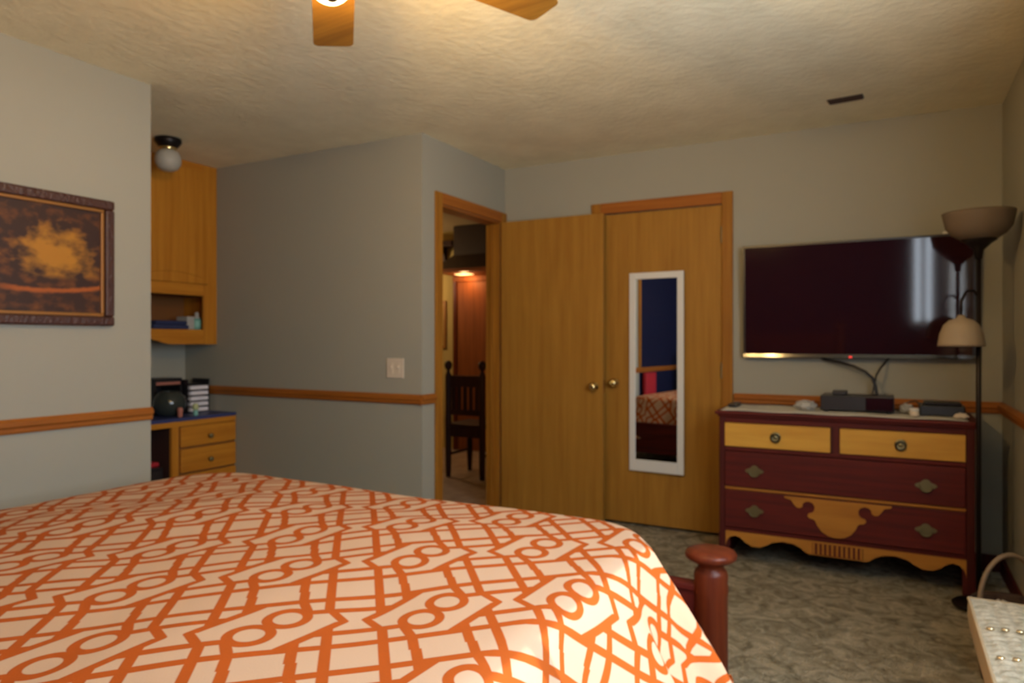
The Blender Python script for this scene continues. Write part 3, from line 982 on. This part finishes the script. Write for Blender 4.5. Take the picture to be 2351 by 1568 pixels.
# apron
half = [(.0, .098), (.13, .098), (.148, .104), (.172, .124), (.21, .140), (.26, .145), (.31, .134), (.345, .112), (.375, .098),
        (.42, .100), (.45, .115), (.475, .137), (.50, .146), (.528, .138), (.545, .118), (.552, .098), (.5535, .080)]
ca = -0.2365
pl = [(ca - a, z) for a, z in reversed(half)] + [(ca + a, z) for a, z in half[1:]] + [(ca + .5535, .168), (ca - .5535, .168)]
ap = tag(MB().prism(pl, 1, DF - 0.004, DF + 0.018).build('apron', 'maple_d', r), 'scalloped maple apron along the bottom')
B(ca - 0.118, ca + 0.118, DF - 0.0055, DF - 0.004, 0.103, 0.160).build('fluted_field', 'mahog', ap)
for k in range(11):
    x = ca - 0.110 + 0.022 * k
    MB().tube([(x, DF - 0.006, 0.104), (x, DF - 0.006, 0.159)], 0.0064, 8).build('flute', 'maple_d', ap)
for x0, x1 in ((L0 - 0.002, L0 + 0.045), (L1 - 0.05, L1 + 0.002)):
    MB().prism([(x0, 0), (x1, 0), (x1, 0.06), (x1 + (0.012 if x0 < -0.5 else -0.0), 0.10), (x1, 0.16), (x0, 0.16)], 1, DF - 0.003, DF + 0.04).build('foot', 'mahog_s', r, bevel=0.003)

# runner and the things on the dresser
def runner():
    v, f = [], []
    nx, ny = 60, 12
    for j in range(ny + 1):
        for i in range(nx + 1):
            x = -0.815 + 1.14 * i / nx
            y = DF - 0.018 + 0.38 * j / ny
            z = 0.8268 + 0.0016 * math.sin(x * 21 + y * 9) + 0.0015 * math.sin(y * 33)
            v.append((x, y, z + 0.002))
    for j in range(ny):
        for i in range(nx):
            a = j * (nx + 1) + i
            f.append((a, a + 1, a + nx + 2, a + nx + 1))
    o = put('table_runner', v, f, 'runner', smooth=True)
    s = o.modifiers.new('solid', 'SOLIDIFY')
    s.thickness = 0.003
    return o


tag(runner(), 'white cloth runner laid along the dresser top', 'table runner')
RT = 0.832


def on(nm, m, b, label, cat, **k):
    return tag(B(*b).build(nm, m, **k), label, cat)


on('remote_control', 'black', (-0.80, -0.755, 4.02, 4.18, RT, RT + 0.020), 'black remote control at the left end of the dresser', 'remote', bevel=0.006)
# crumpled grey wrap
def crumple(nm, cx, cy, z0, rx, ry, h, m, seed):
    rnd = random.Random(seed)
    bm = bmesh.new()
    bmesh.ops.create_icosphere(bm, subdivisions=3, radius=1)
    vs = []
    from mathutils import noise as nz
    for v in bm.verts:
        n = v.co.copy()
        k = 1 + 0.35 * nz.noise(n * 2.3 + Vector((seed, 0, 0))) + 0.15 * nz.noise(n * 6 + Vector((0, seed, 0)))
        vs.append((cx + n.x * rx * k, cy + n.y * ry * k, max(z0, z0 + h * 0.45 + n.z * h * 0.55 * k)))
    fs = [tuple(q.index for q in fc.verts) for fc in bm.faces]
    bm.free()
    return put(nm, vs, fs, m)


tag(crumple('crumpled_wrap', -0.40, 4.06, RT, 0.055, 0.06, 0.052, 'greycloth', 3), 'crumpled grey wrap beside the cable box', 'wrap')
r = empty('cable_box', (-0.15, 4.13, RT))
tag(r, 'wide black cable box in the middle of the dresser', 'cable box')
B(-0.325, 0.02, 4.04, 4.25, RT + 0.006, RT + 0.084).build('housing', 'black', r, bevel=0.004)
B(-0.11, 0.015, 4.036, 4.04, RT + 0.012, RT + 0.078).build('front_panel', 'screen', r)
for x in (-0.30, -0.005):
    for y in (4.06, 4.23):
        MB().lathe([(0.012, RT), (0.012, RT + 0.006)], x, y, 12).build('foot', 'black', r)
on('router_box', 'black', (-0.27, -0.20, 4.08, 4.18, RT + 0.084, RT + 0.106), 'small black box sitting on top of the cable box', 'box', bevel=0.004)
r = empty('game_console', (0.225, 4.1, RT))
tag(r, 'low black game console at the right end of the dresser', 'console')
MB().box(0.13, 0.322, 4.02, 4.22, RT, RT + 0.052).build('housing', 'black', r, bevel=0.006)
MB().box(0.15, 0.31, 4.05, 4.20, RT + 0.052, RT + 0.066).build('top_plate', 'blackm', r, bevel=0.004)
MB().tube([(0.05, 4.18, RT + 0.006), (0.08, 4.2, RT + 0.05), (0.12, 4.19, RT + 0.06), (0.135, 4.17, RT + 0.04)], 0.004).build('lead', 'black', r, smooth=True)
r = empty('cream_jar', (0.105, 3.965, RT))
tag(r, 'small cream jar in front of the game console', 'jar')
MB().lathe([(0.018, RT), (0.021, RT + 0.006), (0.021, RT + 0.022), (0.017, RT + 0.026)], 0.105, 3.965, 20).build('body', 'cream', r, smooth=True)
MB().lathe([(0.022, RT + 0.026), (0.022, RT + 0.038), (0.018, RT + 0.041)], 0.105, 3.965, 20).build('lid', 'white', r, smooth=True)
tag(crumple('crumpled_tissue', 0.300, 3.955, RT, 0.030, 0.026, 0.026, 'cream', 9), 'crumpled cream tissue at the right front corner of the dresser', 'tissue')
tag(crumple('paper_wad', 0.075, 4.12, RT, 0.030, 0.035, 0.05, 'greycloth', 21), 'grey wad of paper right of the cable box', 'paper')

# ------------------------------------------------------------------ floor lamp
r = empty('floor_lamp', (0.352, 3.78, 0))
tag(r, 'dark torchiere floor lamp with side reading shade in the right corner', 'floor lamp')
lx, ly = 0.352, 3.78
MB().lathe([(0.10, 0.0), (0.105, 0.012), (0.09, 0.022), (0.03, 0.030), (0.012, 0.05)], lx, ly, 32).build('base', 'blackm', r, smooth=True)
MB().lathe([(0.0105, 0.03), (0.0105, 1.60)], lx, ly, 16).build('pole', 'blackm', r, smooth=True)
MB().lathe([(0.014, 1.572), (0.02, 1.612), (0.05, 1.642), (0.072, 1.657), (0.072, 1.662)], lx, ly, 32).build('bowl_holder', 'blackm', r, smooth=True)
MB().lathe([(0.070, 1.660), (0.105, 1.684), (0.130, 1.717), (0.141, 1.772), (0.143, 1.784), (0.137, 1.782), (0.124, 1.722), (0.10, 1.694), (0.065, 1.672)], lx, ly, 40, cap=True).build('bowl', 'shade2', r, smooth=True)
sx, sy = 0.283, 3.745
MB().tube([(lx, ly, 1.40), (lx - 0.02, ly - 0.008, 1.43), (lx - 0.05, ly - 0.02, 1.425), (sx, sy, 1.38), (sx, sy, 1.31)], 0.006).build('arm', 'blackm', r, smooth=True)
MB().lathe([(0.012, 1.32), (0.02, 1.305), (0.048, 1.296), (0.07, 1.275), (0.085, 1.235), (0.092, 1.19), (0.093, 1.178), (0.088, 1.180), (0.08, 1.235), (0.065, 1.268), (0.04, 1.288)], sx, sy, 36).build('reading_shade', 'shade', r, smooth=True)

# ceiling register
r = empty('ceiling_vent', (-0.2, 3.95, CE - 0.01))
tag(r, 'small dark slotted vent in the ceiling above the television', 'vent')
vm = Matrix.Translation((-0.2, 3.95, 0)) @ Matrix.Rotation(math.radians(-6), 4, 'Z')
q = MB(); q.X = vm
q.box(-0.082, 0.082, -0.03, 0.03, CE - 0.004, CE)
q.build('backing', 'black', r)
for k in range(4):
    q = MB(); q.X = vm
    y = -0.024 + 0.016 * k
    q.box(-0.078, 0.078, y - 0.003, y + 0.003, CE - 0.010, CE - 0.004)
    q.build('slat', 'wicker', r)

# ------------------------------------------------------------------ ceiling fan
hx, hy = -1.154, 1.248
r = empty('ceiling_fan', (hx, hy, 1.98))
tag(r, 'wooden five blade ceiling fan with lit glass shades above the bed', 'ceiling fan')
MB().lathe([(0.07, CE), (0.072, CE - 0.02), (0.05, CE - 0.05), (0.02, CE - 0.06)], hx, hy, 32).build('canopy', 'brassd', r, smooth=True)
MB().lathe([(0.013, CE - 0.05), (0.013, 2.26)], hx, hy, 16).build('downrod', 'brassd', r, smooth=True)
MB().lathe([(0.03, 2.275), (0.085, 2.262), (0.105, 2.24), (0.105, 2.20), (0.085, 2.175), (0.05, 2.165), (0.045, 2.12), (0.03, 2.10)], hx, hy, 40).build('motor_housing', 'brassd', r, smooth=True)
for k in range(5):
    a = math.radians((132.7, 66.0, -8.0, -82.0, -154.5)[k])
    X = Matrix.Translation((hx, hy, 2.175)) @ Matrix.Rotation(a, 4, 'Z') @ Matrix.Rotation(math.radians(-5), 4, 'X')
    q = MB(); q.X = X
    q.prism([(0.09, -0.012), (0.16, -0.014), (0.20, -0.035), (0.23, -0.035), (0.23, 0.035), (0.20, 0.035), (0.16, 0.014), (0.09, 0.012)], 2, -0.004, 0.002)
    q.build('blade_iron', 'brassd', r)
    q = MB(); q.X = X
    out = [(0.19, -0.052), (0.30, -0.058), (0.63, -0.063)]
    for j in range(7):
        t = -PI / 2 + PI / 2 * j / 6
        out.append((0.638 + 0.022 * math.cos(t), -0.041 + 0.022 * math.sin(t)))
    for j in range(7):
        t = PI / 2 * j / 6
        out.append((0.638 + 0.022 * math.cos(t), 0.041 + 0.022 * math.sin(t)))
    out += [(0.63, 0.063), (0.30, 0.058), (0.19, 0.052)]
    q.prism(out, 2, -0.010, -0.004)
    q.build('blade', 'blade', r)
MB().lathe([(0.03, 2.10), (0.055, 2.085), (0.055, 2.045), (0.02, 2.035), (0.008, 2.025)], hx, hy, 32).build('light_fitter', 'brassd', r, smooth=True)
for k in range(4):
    a = math.radians(136 + 90 * k)
    X = Matrix.Translation((hx, hy, 2.046)) @ Matrix.Rotation(a, 4, 'Z') @ Matrix.Translation((0.055, 0, 0)) @ Matrix.Rotation(math.radians(50), 4, 'Y')
    q = MB(); q.X = X
    q.lathe([(0.018, -0.01), (0.022, 0.01), (0.022, 0.022)], n=20)
    q.build('socket', 'brassd', r, smooth=True)
    q = MB(); q.X = X
    q.lathe([(0.022, 0.018), (0.034, 0.03), (0.044, 0.055), (0.048, 0.08), (0.056, 0.10), (0.053, 0.10), (0.045, 0.08), (0.041, 0.055), (0.03, 0.032), (0.01, 0.024)], n=28)
    s = q.build('glass_shade', 'lit', r, smooth=True)
    d = bpy.data.lights.new('fan_bulb', 'POINT')
    d.energy = FAN_BULB * (1.0, 0.3, 1.1, 1.8)[k]      # output weighted unevenly to push the fan light to the right
    d.color = WARM
    d.shadow_soft_size = 0.028
    lo = bpy.data.objects.new('fan_bulb', d)
    lo.location = X @ Vector((0, 0, 0.085))
    C.objects.link(lo)

# ------------------------------------------------------------------ bed
BX0, BX1, BY0, BY1 = -2.58, -0.66, 0.0, 2.02
r = empty('bed', (-1.62, 1.0, 0))
tag(r, 'mahogany bed with mushroom topped foot posts', 'bed')
B(BX0 + 0.05, BX1 - 0.05, BY0, BY1 - 0.05, 0.34, 0.575).build('mattress', 'mattress', r, bevel=0.05)
B(BX0 + 0.04, BX1 - 0.04, BY0, BY1 - 0.04, 0.16, 0.335).build('box_spring', 'mattress', r, bevel=0.02)
for x0 in (-2.60, -0.665):
    B(x0, x0 + 0.025, -0.08, 2.28, 0.18, 0.30).build('side_rail', 'mahog_z', r, bevel=0.004)
PYF = 2.305
prof = [(0.045, 0), (0.05, 0.03), (0.054, 0.10), (0.053, 0.38), (0.056, 0.40), (0.053, 0.42), (0.054, 0.445), (0.050, 0.458), (0.040, 0.468), (0.044, 0.482),
        (0.066, 0.490), (0.080, 0.500), (0.082, 0.511), (0.075, 0.521), (0.045, 0.529), (0.01, 0.531)]
for x in (-0.512, -2.745):
    MB().lathe(prof, x, PYF, 40).build('foot_post', 'mahog_z', r, smooth=True)
B(-2.72, -0.54, PYF - 0.022, PYF + 0.022, 0.12, 0.40).build('footboard', 'mahog', r, bevel=0.008)
B(-2.72, -0.54, PYF - 0.028, PYF + 0.028, 0.385, 0.412).build('footboard_cap', 'mahog', r, bevel=0.008)
for x in (-0.512, -2.745):
    MB().lathe([(0.05, 0), (0.054, 0.9), (0.04, 1.0), (0.08, 1.03), (0.05, 1.07), (0.01, 1.075)], x, -0.14, 32).build('head_post', 'mahog_z', r, smooth=True)
B(-2.70, -0.56, -0.165, -0.115, 0.2, 0.95).build('headboard', 'mahog', r, bevel=0.01)

# comforter: one cloth over the bed, rounded over the edges, hanging in soft folds
def comforter():
    from mathutils import noise as nz
    rc = 0.20
    ex0, ex1, ey0, ey1 = -2.60, -0.655, 0.02, 2.055
    ix0, ix1, iy1 = ex0 + rc, ex1 - rc, ey1 - rc
    R, fl, top = 0.085, math.radians(27), 0.640
    drop = 0.47
    a0, a1 = ex0 - drop, ex1 + drop
    b0, b1 = ey0, ey1 + drop
    st = 0.018
    nx, ny = int((a1 - a0) / st), int((b1 - b0) / st)
    v, f, uv = [], [], []
    ql = R * (PI / 2 - fl)
    for j in range(ny + 1):
        b = b0 + (b1 - b0) * j / ny
        for i in range(nx + 1):
            a = a0 + (a1 - a0) * i / nx
            ca_, cb_ = min(max(a, ix0), ix1), min(b, iy1)
            da, db = a - ca_, b - cb_
            dist = math.hypot(da, db)
            s = dist - rc
            w = nz.noise(Vector((a * 2.2, b * 2.2, 3.1))) * 0.014 + nz.noise(Vector((a * 6, b * 6, 9.4))) * 0.004
            e = min(a - ex0, ex1 - a, ey1 - b)
            puff = 0.020 * max(0, min(1, e / 0.5))
            if s <= 0:
                v.append((a, b, top + puff + w * max(0.25, min(1, e / 0.25))))
            else:
                ux, uy = da / dist, db / dist
                sm = min(s, 0.56)
                if sm < ql:
                    t = sm / R
                    off, z = R * math.sin(t), top - R * (1 - math.cos(t))
                else:
                    t = ql / R
                    k = sm - ql
                    off = R * math.sin(t) + k * math.sin(fl)
                    z = top - R * (1 - math.cos(t)) - k * math.cos(fl)
                # hanging folds along the perimeter
                per = (b if abs(ux) > abs(uy) else a)
                g = min(1, max(0, (sm - 0.05) / 0.35))
                ang = math.atan2(uy, ux)
                fold = math.sin(per * 13 + ang * 5.0) * 0.036 * g + math.sin(per * 31 + 1.3 + ang * 9) * 0.013 * g
                off += fold
                px, py = ca_ + ux * (rc + off), cb_ + uy * (rc + off)
                v.append((px, py, z + w * 0.4))
            uv.append((a, b))
    for j in range(ny):
        for i in range(nx):
            q = j * (nx + 1) + i
            f.append((q, q + 1, q + nx + 2, q + nx + 1))
    o = put('comforter', v, f, 'quilt', smooth=True, uvs=uv)
    sm = o.modifiers.new('solid', 'SOLIDIFY')
    sm.thickness = 0.022
    sm.offset = -1
    return o


tag(comforter(), 'white comforter with rust orange trellis print spread over the bed', 'comforter')

# ------------------------------------------------------------------ upholstered bench and basket by the right wall
r = empty('bench', (0.35, 2.08, 0))
tag(r, 'cream upholstered bench with silver woven top by the right wall', 'bench')
B(0.30, 0.47, 1.80, 2.34, 0.0, 0.28).build('base', 'black', r)


def cushion():
    x0, x1, y0, y1, z0, z1 = 0.202, 0.498, 1.70, 2.436, 0.28, 0.447
    v, f = [], []
    n, mz = 24, 8
    ring = []
    for k in range(4 * n):
        sd, t = divmod(k, n)
        t = t / n
        c = [(x0, y0), (x1, y0), (x1, y1), (x0, y1)]
        p, q = c[sd], c[(sd + 1) % 4]
        ring.append((p[0] + (q[0] - p[0]) * t, p[1] + (q[1] - p[1]) * t))
    cx, cy = (x0 + x1) / 2, (y0 + y1) / 2
    for j in range(mz + 1):
        t = j / mz
        ins = 0.030 * (1 - t) ** 1.6 - 0.008 * math.sin(PI * t)
        for (x, y) in ring:
            dx = ins if x < cx else -ins
            kx = abs(x - cx) / ((x1 - x0) / 2)
            ky = abs(y - cy) / ((y1 - y0) / 2)
            v.append((x + (dx * kx), y + (ins if y < cy else -ins) * ky, z0 + (z1 - z0) * t))
    N = 4 * n
    for j in range(mz):
        for k in range(N):
            k2 = (k + 1) % N
            f.append((j * N + k, j * N + k2, (j + 1) * N + k2, (j + 1) * N + k))
    f.append(tuple(reversed(range(N))))
    f.append(tuple(mz * N + k for k in range(N)))
    return put('cushion', v, f, 'creamcloth', r, smooth=False)


cushion()
# woven top panel, slightly crowned
v, f = [], []
nx, ny = 72, 180
for j in range(ny + 1):
    for i in range(nx + 1):
        s_, t_ = i / nx, j / ny
        x, y = 0.206 + 0.288 * s_, 1.704 + 0.728 * t_
        v.append((x, y, 0.449 + 0.016 * (max(0, math.sin(PI * s_) * math.sin(PI * t_))) ** 0.5
                  + 0.005 * abs(math.sin(PI * x / 0.036) * math.sin(PI * y / 0.030)) ** 0.7))
for j in range(ny):
    for i in range(nx):
        q = j * (nx + 1) + i
        f.append((q, q + 1, q + nx + 2, q + nx + 1))
wp = tag(put('woven_top', v, f, 'woven', r, smooth=True), 'silver woven top panel')
MB().tube([(0.203, 1.703, 0.449), (0.203, 2.434, 0.449), (0.496, 2.434, 0.449), (0.496, 1.703, 0.449), (0.203, 1.703, 0.449)], 0.005, 8).build('piping', 'creamcloth', r)
for row, yb in enumerate((2.17, 1.98, 1.80)):
    for k in range(9):
        x = 0.228 + 0.031 * k
        s_, t_ = (x - 0.206) / 0.288, (yb - 1.704) / 0.728
        z = 0.452 + 0.016 * (math.sin(PI * s_) * math.sin(PI * t_)) ** 0.5
        q = MB()
        q.lathe([(0.003, z - 0.001), (0.009, z + 0.001), (0.009, z + 0.004), (0.003, z + 0.006)], x, yb - 0.1 * (x - 0.206), 10)
        q.build('bead', 'bead', wp, smooth=True)

r = empty('basket', (0.372, 3.0, 0))
tag(r, 'dark wicker basket with pale arched handle between bench and dresser', 'basket')
bxx, byy = 0.372, 3.0
MB().lathe([(0.085, 0.0), (0.10, 0.08), (0.115, 0.20), (0.118, 0.26), (0.122, 0.27), (0.118, 0.28), (0.108, 0.268), (0.098, 0.10), (0.06, 0.02)], bxx, byy, 32).build('body', 'wicker', r, smooth=True)
dxx, dyy = 0.88, 0.4756
pts = [(bxx + 0.108 * math.cos(t) * dxx, byy + 0.108 * math.cos(t) * dyy, 0.27 + 0.178 * math.sin(t)) for t in [PI * k / 24 for k in range(25)]]
MB().tube(pts, 0.0085, 10).build('handle', 'handle', r, smooth=True)
tag(crumple('yarn_bundle', 0.35, 2.99, 0.15, 0.06, 0.06, 0.13, 'greycloth', 5), 'grey yarn bundle inside the dark wicker basket', 'yarn')

# red upholstered chair by the navy wall, seen only in the mirror
r = empty('red_chair', (-2.97, 0.62, 0))
tag(r, 'small red upholstered chair by the left wall seen in the mirror', 'chair')
B(-3.10, -2.88, 0.46, 0.76, 0.36, 0.44).build('seat', 'red', r, bevel=0.02)
B(-3.12, -3.06, 0.46, 0.76, 0.44, 0.82).build('backrest', 'red', r, bevel=0.02)
for x in (-3.08, -2.90):
    for y in (0.49, 0.73):
        MB().lathe([(0.014, 0), (0.02, 0.36)], x, y, 12).build('leg', 'darkchair', r)
struct(B(XL, XL + 0.018, 0.77, 0.83, 0.884, CE).build('trim_7', 'trim_z', bevel=0.004), 'upright oak trim where grey and navy paint meet', 'trim')
